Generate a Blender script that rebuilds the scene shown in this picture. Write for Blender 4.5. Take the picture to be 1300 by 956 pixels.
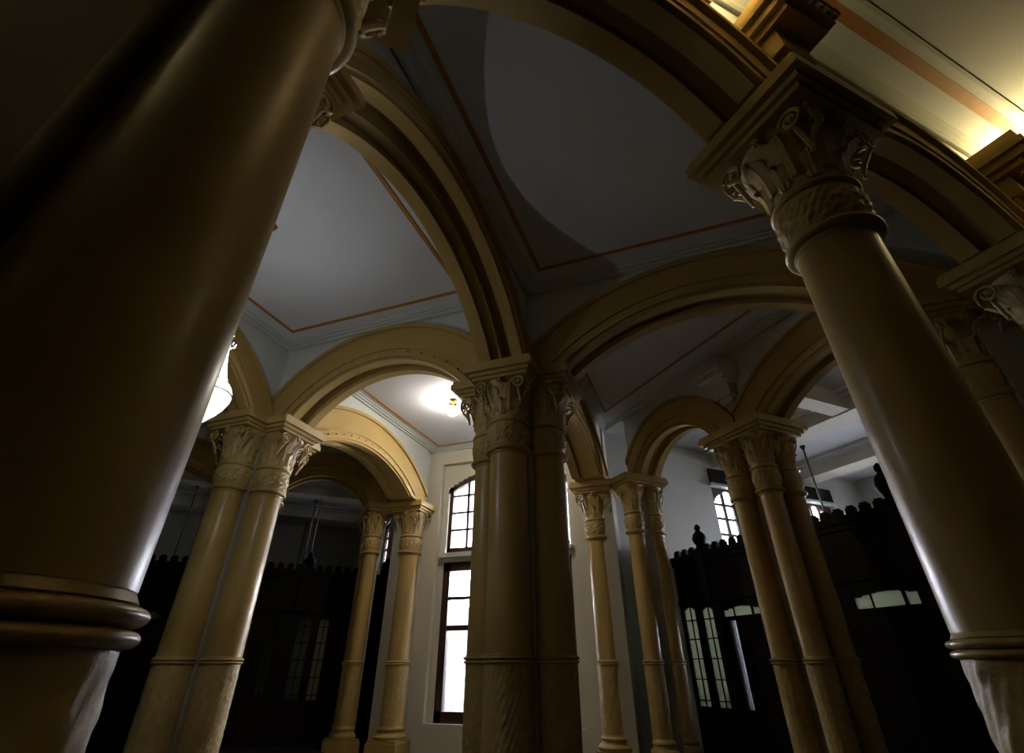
import bpy, math, random
from math import sin, cos, pi, sqrt, hypot, radians, atan2
from mathutils import Vector, Matrix
random.seed(4)
for o in list(bpy.data.objects): bpy.data.objects.remove(o)
SC = bpy.context.scene
COL = SC.collection

# ---------------------------------------------------------------- camera, world, exposure
U = 3.6            # metres per plan unit (height of the capitals above the eye)
EYE = 1.6          # camera height above the floor
cam_d = bpy.data.cameras.new('camera')
cam_d.sensor_width = 36.0
cam_d.lens = 626.0 * 36.0 / 1300.0
cam_d.shift_y = -44.5 / 1300.0
cam_d.clip_start = 0.02
cam = bpy.data.objects.new('camera', cam_d)
COL.objects.link(cam)
cam.location = (0, 0, EYE)
cam.rotation_euler = (radians(90 + 33.4), 0, radians(20.4))
SC.camera = cam

SKY = 85.0
world = bpy.data.worlds.new('world'); SC.world = world
world.use_nodes = True
bg = world.node_tree.nodes['Background']
bg.inputs['Color'].default_value = (0.93, 0.95, 1.0, 1)
bg.inputs['Strength'].default_value = SKY

SC.view_settings.view_transform = 'Standard'
SC.view_settings.look = 'None'
SC.view_settings.gamma = 1.0
SC.view_settings.use_curve_mapping = False
SC.view_settings.exposure = 0.0

CHANDELIER_W = 120.0
ADDED_UPPER_W = 52.0
GLOBE_W = 200.0
SCONCE_W = 300.0

# ---------------------------------------------------------------- plan coordinates
Q2 = sqrt(2.0)
AX = -1.3625                       # the plan is mirrored about this line
def W(x, y, z): return Vector((x * U, y * U, EYE + z * U))
def DG(s, t): return ((s + t) / Q2, (t - s) / Q2)        # diagonal arcade frame
def MIR(p): return (2 * AX - p[0], p[1])
H = 1.50                           # ceiling
ZS = 1.045                         # springing (top of abacus)
FL = -EYE / U                      # floor

# ---------------------------------------------------------------- materials
def mat(name, col, rough=0.5, var=0.06, scale=6.0, bump=0.0, bscale=40.0, metal=0.0, spec=0.5, coat=0.0):
    m = bpy.data.materials.new(name); m.use_nodes = True
    nt = m.node_tree; b = nt.nodes['Principled BSDF']
    tc = nt.nodes.new('ShaderNodeTexCoord')
    nz = nt.nodes.new('ShaderNodeTexNoise'); nz.inputs['Scale'].default_value = scale
    nz.inputs['Detail'].default_value = 5
    nt.links.new(tc.outputs['Object'], nz.inputs['Vector'])
    rp = nt.nodes.new('ShaderNodeValToRGB')
    rp.color_ramp.elements[0].position = 0.3; rp.color_ramp.elements[1].position = 0.7
    rp.color_ramp.elements[0].color = tuple(max(0, c * (1 - var)) for c in col) + (1,)
    rp.color_ramp.elements[1].color = tuple(min(1, c * (1 + var)) for c in col) + (1,)
    nt.links.new(nz.outputs['Fac'], rp.inputs['Fac'])
    nt.links.new(rp.outputs['Color'], b.inputs['Base Color'])
    b.inputs['Roughness'].default_value = rough
    b.inputs['Metallic'].default_value = metal
    b.inputs['Specular IOR Level'].default_value = spec
    b.inputs['Coat Weight'].default_value = coat
    b.inputs['Coat Roughness'].default_value = 0.15
    if bump > 0:
        n2 = nt.nodes.new('ShaderNodeTexNoise'); n2.inputs['Scale'].default_value = bscale
        n2.inputs['Detail'].default_value = 4
        nt.links.new(tc.outputs['Object'], n2.inputs['Vector'])
        bp = nt.nodes.new('ShaderNodeBump'); bp.inputs['Strength'].default_value = bump
        bp.inputs['Distance'].default_value = 0.01
        nt.links.new(n2.outputs['Fac'], bp.inputs['Height'])
        nt.links.new(bp.outputs['Normal'], b.inputs['Normal'])
    return m
def emit(name, col, strength):
    m = bpy.data.materials.new(name); m.use_nodes = True
    b = m.node_tree.nodes['Principled BSDF']
    b.inputs['Base Color'].default_value = (*col, 1)
    b.inputs['Emission Color'].default_value = (*col, 1)
    b.inputs['Emission Strength'].default_value = strength
    return m
def glass_mat(name, col, frost):
    m = bpy.data.materials.new(name); m.use_nodes = True
    nt = m.node_tree; nt.nodes.remove(nt.nodes['Principled BSDF'])
    out = nt.nodes['Material Output']
    tr = nt.nodes.new('ShaderNodeBsdfTransparent'); tr.inputs['Color'].default_value = (*col, 1)
    tl = nt.nodes.new('ShaderNodeBsdfTranslucent'); tl.inputs['Color'].default_value = (*col, 1)
    gl = nt.nodes.new('ShaderNodeBsdfGlossy'); gl.inputs['Roughness'].default_value = 0.05
    nz = nt.nodes.new('ShaderNodeTexNoise'); nz.inputs['Scale'].default_value = 30
    mr = nt.nodes.new('ShaderNodeMapRange')
    mr.inputs['To Min'].default_value = frost * 0.85; mr.inputs['To Max'].default_value = min(1, frost * 1.15)
    nt.links.new(nz.outputs['Fac'], mr.inputs['Value'])
    m1 = nt.nodes.new('ShaderNodeMixShader')
    nt.links.new(mr.outputs['Result'], m1.inputs['Fac'])
    nt.links.new(tr.outputs[0], m1.inputs[1]); nt.links.new(tl.outputs[0], m1.inputs[2])
    m2 = nt.nodes.new('ShaderNodeMixShader'); m2.inputs['Fac'].default_value = 0.05
    nt.links.new(m1.outputs[0], m2.inputs[1]); nt.links.new(gl.outputs[0], m2.inputs[2])
    nt.links.new(m2.outputs[0], out.inputs['Surface'])
    return m
M = {}
M['cream'] = mat('cream_gloss_paint', (0.36, 0.24, 0.078), 0.36, 0.05, 3.0, 0.05, 30, spec=0.35, coat=0.06)
M['carved'] = mat('cream_carved_plaster', (0.35, 0.24, 0.085), 0.48, 0.12, 12.0, 0.25, 60, spec=0.35)
M['arch'] = mat('cream_arch_paint', (0.37, 0.245, 0.082), 0.75, 0.05, 2.0, 0.05, 25, spec=0.12)
M['white'] = mat('white_plaster', (0.52, 0.53, 0.50), 0.7, 0.04, 1.5, 0.06, 20)
M['ceil'] = mat('ceiling_plaster', (0.60, 0.60, 0.63), 0.75, 0.05, 0.8, 0.04, 15)
M['core'] = mat('pier_white_paint', (0.290, 0.265, 0.210), 0.5, 0.05, 2.0, 0.05, 25)
M['hallwall'] = mat('darkened_hall_wall', (0.10, 0.065, 0.04), 0.6, 0.15, 2.0, 0.05, 20)  # dark brown put on unseen walls so the hall reflects little light
M['wallcream'] = mat('warm_white_plaster', (0.56, 0.52, 0.43), 0.7, 0.04, 1.5, 0.06, 20)
M['gold'] = mat('ochre_band_paint', (0.40, 0.155, 0.022), 0.6, 0.1, 6.0)
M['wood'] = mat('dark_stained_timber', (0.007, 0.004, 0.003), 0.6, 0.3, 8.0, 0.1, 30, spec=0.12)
M['wframe'] = mat('dark_window_timber', (0.045, 0.018, 0.012), 0.4, 0.2, 8.0)
M['floor'] = mat('stone_floor', (0.028, 0.024, 0.022), 0.4, 0.3, 2.0, 0.05, 20)
M['brass'] = mat('aged_brass', (0.55, 0.40, 0.12), 0.3, 0.1, 10.0, metal=1.0)
M['iron'] = mat('black_iron', (0.015, 0.013, 0.012), 0.5, 0.2, 10.0)
M['stud'] = mat('dull_bronze', (0.10, 0.07, 0.03), 0.5, 0.1, 10.0)
M['glass'] = glass_mat('clear_window_glass', (0.96, 0.97, 1.0), 0.10)
M['frost'] = glass_mat('ribbed_screen_glass', (0.46, 0.48, 0.38), 0.55)
def crystal_mat(name, col, st, fac):
    m = emit(name, col, st); nt = m.node_tree
    b = nt.nodes['Principled BSDF']; out = nt.nodes['Material Output']
    tr = nt.nodes.new('ShaderNodeBsdfTransparent'); mx = nt.nodes.new('ShaderNodeMixShader'); mx.inputs['Fac'].default_value = fac
    nt.links.new(tr.outputs[0], mx.inputs[1]); nt.links.new(b.outputs[0], mx.inputs[2]); nt.links.new(mx.outputs[0], out.inputs['Surface'])
    return m
M['crystal'] = crystal_mat('lit_crystal_beads', (1.0, 0.98, 0.94), 1.3, 0.5)
M['opal'] = emit('opal_lamp_glass', (1.0, 0.95, 0.82), GLOBE_W)
M['drop'] = mat('clear_crystal_drop', (0.12, 0.12, 0.12), 0.08, 0.1, 20, spec=0.9)
M['stone'] = mat('pale_outside_render', (0.80, 0.80, 0.80), 0.8, 0.05, 1.0)

# ---------------------------------------------------------------- mesh builder
class MB:
    def __init__(s): s.v = []; s.f = []
    def add(s, vs, fs):
        n = len(s.v); s.v += [tuple(p) for p in vs]; s.f += [tuple(i + n for i in q) for q in fs]
    def hexa(s, p):      # 8 corners: 4 bottom (ccw), 4 top
        s.add(p, [(3, 2, 1, 0), (4, 5, 6, 7), (0, 1, 5, 4), (1, 2, 6, 5), (2, 3, 7, 6), (3, 0, 4, 7)])
    def box(s, c, h, fr=None):   # centre, half sizes, optional frame function (local -> world)
        x, y, z = c; a, b, d = h
        p = [(x + i * a, y + j * b, z + k * d) for k in (-1, 1) for i, j in ((-1, -1), (1, -1), (1, 1), (-1, 1))]
        if fr: p = [fr(*q) for q in p]
        s.hexa(p)
    def lathe(s, prof, n=32, c=(0, 0, 0), fn=None, close=False):
        vs = []
        for (r, z) in prof:
            for k in range(n):
                a = 2 * pi * k / n
                rr = fn(r, a, z) if fn else r
                vs.append((c[0] + rr * cos(a), c[1] + rr * sin(a), c[2] + z))
        m = len(prof); fs = []
        for i in range(m - 1):
            for k in range(n):
                k2 = (k + 1) % n
                fs.append((i * n + k, i * n + k2, (i + 1) * n + k2, (i + 1) * n + k))
        if close:
            fs.append(tuple(range(n - 1, -1, -1))); fs.append(tuple((m - 1) * n + k for k in range(n)))
        s.add(vs, fs)
    def tube(s, pts, r, n=6, cap=True):
        pts = [Vector(p) for p in pts]; vs = []; fs = []
        prev = None
        for i, p in enumerate(pts):
            d = (pts[min(i + 1, len(pts) - 1)] - pts[max(i - 1, 0)]).normalized()
            if prev is None:
                a = d.orthogonal().normalized()
            else:
                a = (prev - d * prev.dot(d)).normalized()
            prev = a; b = d.cross(a)
            rr = r[i] if isinstance(r, (list, tuple)) else r
            for k in range(n):
                t = 2 * pi * k / n
                vs.append(p + a * (rr * cos(t)) + b * (rr * sin(t)))
        for i in range(len(pts) - 1):
            for k in range(n):
                k2 = (k + 1) % n
                fs.append((i * n + k, i * n + k2, (i + 1) * n + k2, (i + 1) * n + k))
        if cap:
            fs.append(tuple(range(n - 1, -1, -1))); fs.append(tuple((len(pts) - 1) * n + k for k in range(n)))
        s.add(vs, fs)
    def mesh(s, name, m, smooth=False):
        me = bpy.data.meshes.new(name); me.from_pydata(s.v, [], s.f)
        me.materials.append(M[m] if isinstance(m, str) else m)
        if smooth:
            for p in me.polygons: p.use_smooth = True
            try: me.set_sharp_from_angle(angle=radians(38))
            except Exception: pass
        me.update()
        return me
    def build(s, name, m, parent=None, smooth=False):
        return link(name, s.mesh(name, m, smooth), parent)
def link(name, me, parent=None, loc=None, rz=0.0):
    o = bpy.data.objects.new(name, me); COL.objects.link(o)
    if parent is not None:
        o.parent = parent
        # geometry built in world coordinates keeps its place under a moved parent
        if loc is None: o.matrix_parent_inverse = parent_world(parent).inverted()
    if loc is not None: o.location = loc
    if rz: o.rotation_euler = (0, 0, rz)
    return o
def parent_world(o):
    m = Matrix.Translation(o.location) @ o.rotation_euler.to_matrix().to_4x4()
    if o.parent is None: return m
    return parent_world(o.parent) @ o.matrix_parent_inverse @ m
def thing(name, label, cat, loc=(0, 0, 0), rz=0, group=None):
    o = bpy.data.objects.new(name, None); COL.objects.link(o)
    o.empty_display_size = 0.1
    o.location = loc; o.rotation_euler = (0, 0, rz)
    o['label'] = label; o['category'] = cat
    if group: o['group'] = group
    return o
def tag(o, label, cat, group=None):
    o['label'] = label; o['category'] = cat
    if group: o['group'] = group
    return o
def structure(o, label=None):
    o['kind'] = 'structure'
    if label: o['label'] = label
    return o
def frame(A, B):
    """local (u along A->B in units, v across, z) -> world"""
    dx, dy = B[0] - A[0], B[1] - A[1]; L = hypot(dx, dy); dx /= L; dy /= L
    return (lambda u, v, z: W(A[0] + u * dx - v * dy, A[1] + u * dy + v * dx, z)), L

# ---------------------------------------------------------------- room shell
def slab(name, poly, z0, z1, m, parent=None):
    b = MB(); n = len(poly)
    vs = [W(x, y, z0) for x, y in poly] + [W(x, y, z1) for x, y in poly]
    fs = [tuple(range(n - 1, -1, -1)), tuple(n + k for k in range(n))]
    fs += [(k, (k + 1) % n, n + (k + 1) % n, n + k) for k in range(n)]
    b.add(vs, fs)
    return b.build(name, m, parent)
def plain_wall(name, A, B, z0, z1, th, m='white', label=None, parent=None):
    fr, L = frame(A, B); b = MB(); b.box((L / 2, th / 2, (z0 + z1) / 2), (L / 2, abs(th) / 2, (z1 - z0) / 2), fr)
    o = b.build(name, m, parent)
    if parent is None: structure(o, label)
    return o
shell = [(-10.0, -6.0), (7.5, -6.0), (7.5, 8.0), (-10.0, 8.0)]
structure(slab('floor', shell, FL - 0.05, FL, 'floor'), 'stone floor of the pillared hall')
structure(slab('ceiling', shell, H, H + 0.05, 'ceil'), 'flat pale plaster ceiling over the bays')

P0 = (-0.655, 1.84); P1 = MIR(P0); LP = (-0.655, 0.20); LPm = MIR(LP)
P2 = (-0.655, 3.395); P3 = MIR(P2)
SD = -0.383                                    # line of the hall arcade (s)
TD = 2.17                                      # line of the side room arcade (t)
YW = 3.47                                      # inner face of the window wall
SW = -2.93                                     # side room window wall (s)
R_ = DG(SD, 0.88); L_ = DG(SD, -0.140); Q_ = DG(SD, 1.90)

# wall with rectangular holes, in the frame A->B ; holes (u0,u1,z0,z1)
def holed_wall(name, A, B, th, holes, m='white', label=None):
    fr, L = frame(A, B); b = MB()
    us = sorted(set([0, L] + [h[0] for h in holes] + [h[1] for h in holes]))
    for u0, u1 in zip(us[:-1], us[1:]):
        mid = (u0 + u1) / 2
        cuts = sorted([(h[2], h[3]) for h in holes if h[0] <= mid <= h[1]])
        z = FL
        for c in cuts:
            if c[0] > z: b.box((mid, th / 2, (z + c[0]) / 2), ((u1 - u0) / 2, abs(th) / 2, (c[0] - z) / 2), fr)
            z = c[1]
        b.box((mid, th / 2, (z + H) / 2), ((u1 - u0) / 2, abs(th) / 2, (H - z) / 2), fr)
    o = b.build(name, m); structure(o, label)
    return o, fr
WX0, WX1 = -1.888, -0.837                      # window recess
A_ = (-2.15, YW); B_ = (-0.575, YW)
wall_back, frB = holed_wall('wall_back', A_, B_, 0.14,
    [(WX0 - A_[0], WX1 - A_[0], -0.30, 1.375)], 'wallcream', 'white plaster outer wall with the tall window')

# ---------------------------------------------------------------- main window (two lights, one above the other)
def uX(x): return x - A_[0]
def arch_z(x, xc, hw, zside, rise):
    R = (hw * hw + rise * rise) / (2 * rise)
    return zside + rise - R + sqrt(max(R * R - (x - xc) ** 2, 0))
XC = (WX0 + WX1) / 2
def wframe_box(b, x0, x1, z0, z1, v0, v1, fr=frB, ux=uX):
    b.box(((ux(x0) + ux(x1)) / 2, (v0 + v1) / 2, (z0 + z1) / 2), (abs(x1 - x0) / 2, (v1 - v0) / 2, (z1 - z0) / 2), fr)
# recess infill around the window: reveal panel behind
def main_window():
    V0, V1 = 0.055, 0.095
    # surrounding recessed panel
    b = MB()
    wframe_box(b, WX0, -1.846, -0.30, 1.375, 0.05, 0.12)
    wframe_box(b, -0.879, WX1, -0.30, 1.375, 0.05, 0.12)
    n = 24; x0, x1 = -1.846, -0.879
    for k in range(n):
        xa = x0 + (x1 - x0) * k / n; xb = x0 + (x1 - x0) * (k + 1) / n
        za = arch_z((xa + xb) / 2, XC, 0.4835, 1.185, 0.13)
        wframe_box(b, xa, xb, za, 1.375, 0.05, 0.12)
    wframe_box(b, x0, x1, 0.64, 0.705, 0.03, 0.12)
    o = b.build('window_reveal', 'wallcream', wall_back)
    s = MB(); wframe_box(s, x0 - 0.02, x1 + 0.02, 0.668, 0.695, -0.01, 0.06); s.build('transom_ledge', 'white', wall_back)
    # upper light
    w = MB(); fw = 0.03
    wframe_box(w, x0 + 0.012, x0 + 0.012 + fw, 0.705, 1.20, V0, V1)
    wframe_box(w, x1 - 0.012 - fw, x1 - 0.012, 0.705, 1.20, V0, V1)
    wframe_box(w, x0 + 0.012, x1 - 0.012, 0.705, 0.74, V0, V1)
    n = 32
    for k in range(n):
        xa = x0 + (x1 - x0) * k / n; xb = x0 + (x1 - x0) * (k + 1) / n
        za = arch_z(xa, XC, 0.4835, 1.185, 0.13); zb = arch_z(xb, XC, 0.4835, 1.185, 0.13)
        p = []
        for (vv, dz) in ((V0, 0), (V1, 0)):
            pass
        lo = 0.042
        w.hexa([frB(uX(xa), V0, za - lo), frB(uX(xb), V0, zb - lo), frB(uX(xb), V1, zb - lo), frB(uX(xa), V1, za - lo),
                frB(uX(xa), V0, za), frB(uX(xb), V0, zb), frB(uX(xb), V1, zb), frB(uX(xa), V1, za)])
    win = w.build('window_1', 'wframe'); structure(win, 'upper arched window light with dark timber frame')
    ix0, ix1 = x0 + 0.042, x1 - 0.042
    nc = 7; cw = (ix1 - ix0) / nc
    zs = [0.74, 0.869, 0.996, 1.126]
    for k in range(1, nc):
        x = ix0 + cw * k; m = MB(); wframe_box(m, x - 0.009, x + 0.009, 0.735, arch_z(x, XC, 0.4835, 1.185, 0.13) - 0.03, V0 + 0.012, V1 - 0.012)
        m.build('muntin', 'wframe', win)
    for z in zs[1:]:
        m = MB(); wframe_box(m, ix0, ix1, z - 0.0075, z + 0.0075, V0 + 0.012, V1 - 0.012); m.build('muntin', 'wframe', win)
    for k in range(nc):
        for i in range(4):
            xa = ix0 + cw * k + 0.004; xb = ix0 + cw * (k + 1) - 0.004
            z0 = zs[i]; z1 = zs[i + 1] if i < 3 else min(arch_z(xa, XC, 0.4835, 1.185, 0.13), arch_z(xb, XC, 0.4835, 1.185, 0.13)) - 0.03
            m = MB(); wframe_box(m, xa, xb, z0, z1, V0 + 0.018, V0 + 0.021); m.build('pane', 'glass', win)
    # lower casement
    w = MB(); zt = 0.64
    wframe_box(w, x0, x0 + 0.052, -0.30, zt, V0, V1); wframe_box(w, x1 - 0.052, x1, -0.30, zt, V0, V1)
    wframe_box(w, x0, x1, 0.582, zt, V0, V1); wframe_box(w, x0, x1, -0.30, -0.24, V0, V1)
    win = w.build('window_2', 'wframe'); structure(win, 'tall lower window with dark timber frame and wide panes')
    ix0, ix1 = x0 + 0.052, x1 - 0.052
    for z, h in ((0.405, 0.010), (0.222, 0.015)):
        m = MB(); wframe_box(m, ix0, ix1, z - h, z + h, V0 + 0.005, V1 - 0.005); m.build('glazing_bar', 'wframe', win)
    xs = [ix0, ix0 + (ix1 - ix0) / 3, ix0 + 2 * (ix1 - ix0) / 3, ix1]
    for x in xs[1:3]:
        m = MB(); wframe_box(m, x - 0.018, x + 0.018, -0.25, 0.60, V0 + 0.003, V1 - 0.003); m.build('mullion', 'wframe', win)
    for k in range(3):
        for z0, z1 in ((-0.24, 0.21), (0.235, 0.40), (0.412, 0.582)):
            m = MB(); wframe_box(m, xs[k], xs[k + 1], z0, z1, V0 + 0.018, V0 + 0.021); m.build('pane', 'glass', win)
main_window()
def portal(fr, u0, u1, v, z0, z1, inward):
    l = bpy.data.lights.new('window_portal', 'AREA'); l.shape = 'RECTANGLE'
    l.cycles.is_portal = True
    l.size = (u1 - u0) * U; l.size_y = (z1 - z0) * U
    o = bpy.data.objects.new('window_portal', l); COL.objects.link(o)
    o.location = fr((u0 + u1) / 2, v, (z0 + z1) / 2)
    d = (fr(0, 0, 0) - fr(0, 1, 0)).normalized() * inward
    o.rotation_euler = d.to_track_quat('-Z', 'Z').to_euler()
portal(frB, uX(WX0), uX(WX1), 0.135, -0.3, 1.36, 1)

# ---------------------------------------------------------------- arches
def arc(a, rise):
    R = (a * a + rise * rise) / (2 * rise)
    return R, ZS + rise - R
def arch_wall(name, A, B, legs, th, crown, band, mirror=False, label=None, studs=0, cap=H, spandrel='white', step=0):
    """wall on the line A->B with an arch opening between u=legs[0] and legs[1]"""
    if mirror: A, B = MIR(A), MIR(B)
    fr, L = frame(A, B)
    uc = (legs[0] + legs[1]) / 2; a = (legs[1] - legs[0]) / 2
    R, zc = arc(a, crown - ZS)
    def zin(u, off=0.0):
        d = (R + off) ** 2 - (u - uc) ** 2
        return max(zc + sqrt(d), ZS) if d > 0 else ZS
    n = 40
    us = [0.0] + [legs[0] + (legs[1] - legs[0]) * 0.5 * (1 - cos(pi * k / n)) for k in range(n + 1)] + [L]
    extra = [L * k / 60 for k in range(61)]
    us = sorted(set([round(u, 5) for u in us + extra]))
    def strip(b, v0, v1, lo, hi):
        for u0, u1 in zip(us[:-1], us[1:]):
            l0, l1, h0, h1 = lo(u0), lo(u1), hi(u0), hi(u1)
            if h0 - l0 < 1e-4 and h1 - l1 < 1e-4: continue
            b.hexa([fr(u0, v0, l0), fr(u1, v0, l1), fr(u1, v1, l1), fr(u0, v1, l0),
                    fr(u0, v0, h0), fr(u1, v0, h1), fr(u1, v1, h1), fr(u0, v1, h0)])
    inside = lambda u: legs[0] < u < legs[1]
    top = lambda u: min(max(zin(u, band), ZS), cap - 0.012)
    b = MB(); DEEP = 0.05
    if step == 0:
        strip(b, -th, th, lambda u: zin(u) if inside(u) else ZS, top)
    else:       # two orders: the deeper one set back on one side
        a0, a1 = sorted((-step * th, 0.0)); b0, b1 = sorted((0.0, step * th))
        strip(b, a0, a1, lambda u: zin(u) if inside(u) else ZS, top)
        strip(b, b0, b1, lambda u: min(zin(u, DEEP), top(u)), top)
    root = b.build(name, 'arch'); structure(root, label)
    # hood mould along the outer edge
    b = MB()
    strip(b, -th - 0.014, th + 0.014, lambda u: min(zin(u, band - 0.004), cap - 0.02), lambda u: min(zin(u, band + 0.016), cap - 0.004) if zin(u, band) > ZS + 0.002 else min(zin(u, band - 0.004), cap - 0.02))
    b.build('hood_moulding', 'arch', root)
    # wall above
    b = MB(); strip(b, -th + 0.016, th - 0.016, lambda u: top(u), lambda u: H)
    b.build('spandrel', spandrel, root)
    # raised soffit bands and beads along both lower edges
    for sg in (-1, 1):
        b = MB(); nn = 40; so = DEEP if sg == step else 0.0
        for (va, vb, d0, d1) in ((th - 0.046, th + 0.008, 0.0, -0.018), (th - 0.052, th - 0.004, -0.014, -0.030)):
            v0, v1 = sorted((sg * va, sg * vb))
            ang = math.asin(min(1, a / R))
            for k in range(nn):
                t0 = -ang + 2 * ang * k / nn; t1 = -ang + 2 * ang * (k + 1) / nn
                def pt(t, off, v, so=so): return fr(uc + (R + off + so) * sin(t), v, max(zc + (R + off + so) * cos(t), ZS))
                b.hexa([pt(t0, d1, v0), pt(t1, d1, v0), pt(t1, d1, v1), pt(t0, d1, v1),
                        pt(t0, d0 + 0.004, v0), pt(t1, d0 + 0.004, v0), pt(t1, d0 + 0.004, v1), pt(t0, d0 + 0.004, v1)])
        b.build('soffit_moulding', 'arch', root)
        # thin bead on the face, following the arch
        b = MB(); v0, v1 = sorted((sg * (th - 0.004), sg * (th + 0.009)))
        for k in range(nn):
            t0 = -ang + 2 * ang * k / nn; t1 = -ang + 2 * ang * (k + 1) / nn
            b.hexa([pt(t0, 0.026, v0), pt(t1, 0.026, v0), pt(t1, 0.026, v1), pt(t0, 0.026, v1),
                    pt(t0, 0.036, v0), pt(t1, 0.036, v0), pt(t1, 0.036, v1), pt(t0, 0.036, v1)])
        b.build('face_bead', 'arch', root)
    if studs:
        sm = MB(); sm.lathe([(0.0, 0.009 * U), (0.003 * U, 0.007 * U), (0.004 * U, 0.002 * U), (0.004 * U, -0.004 * U)], 8)
        me = sm.mesh('stud', 'stud', True)
        ang = math.asin(min(1, a / R)) * 0.93
        for k in range(studs):
            t = -ang + 2 * ang * k / (studs - 1)
            for sg in (-1, 1):
                p = fr(uc + (R + 0.008) * sin(t), sg * (th + 0.002), zc + (R + 0.008) * cos(t))
                o = link('stud', me, root, loc=p)
                dirv = (fr(0, sg, 0) - fr(0, 0, 0)).normalized()
                o.rotation_euler = dirv.to_track_quat('Z', 'Y').to_euler()
    return root, fr
TH = 0.085; LEG = 0.185
W13 = abs(P0[0] - P1[0])
arch_wall('wall_arcade_1', P1, P0, (LEG, W13 - LEG), TH, 1.31, 0.155, label='cream arch between the paired columns and the central clustered pier', studs=15)
for mr, nm in ((False, 'right'), (True, 'left')):
    side = 'the central clustered pier' if not mr else 'the paired columns near the chandelier'
    arch_wall('wall_arcade_near_' + nm, LP, P0, (LEG, 1.64 - LEG), 0.09, 1.375, 0.10, mr, 'tall near arch springing towards the viewer from ' + side, studs=0, step=1 if mr else -1)
    arch_wall('wall_arcade_far_' + nm, P0, P2, (LEG, 1.555 - 0.19), 0.095, 1.235, 0.165, mr, 'cream arch from %s to the window wall' % side, studs=17 if mr else 0)
    Qx = (1.045, 1.84)
    arch_wall('wall_arcade_cross_' + nm, P0, Qx, (LEG, 1.70 - LEG), TH, 1.31, 0.145, mr, 'wide cross arch running sideways from ' + side)
    # hall arcade (diagonal)
    hz = 'right hall arcade' if not mr else 'left hall arcade'
    arch_wall('wall_hall_' + nm, L_, R_, (0.13, 1.02 - 0.125), 0.075, 1.235, 0.13, mr, 'diagonal arch of the %s, first bay' % hz)
    arch_wall('wall_hall_far_' + nm, R_, DG(SD, 2.0), (0.125, 1.02 - 0.125), 0.075, 1.235, 0.13, mr, 'diagonal arch of the %s, second bay' % hz)
    plain_wall('wall_hall_solid_' + nm, (MIR(DG(-0.31, -0.205)) if mr else DG(-0.31, -0.205)), (MIR(DG(-0.31, -2.4)) if mr else DG(-0.31, -2.4)), FL, H, -0.08 if not mr else 0.08, 'core', 'solid pale wall beside the ' + hz)
    # side room arcade (diagonal)
    rz_ = 'right side room' if not mr else 'left side room'
    arch_wall('wall_side_room_' + nm, DG(-2.66, TD), DG(-1.706, TD), (0.085, 0.954 - 0.135), TH, 1.27, 0.13, mr, 'narrow round arch into the ' + rz_)
    arch_wall('wall_side_room_wide_' + nm, DG(-1.706, TD), DG(-0.36, TD), (0.135, 1.346 - 0.14), TH, 1.245, 0.15, mr, 'wide arch into the ' + rz_)

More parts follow.
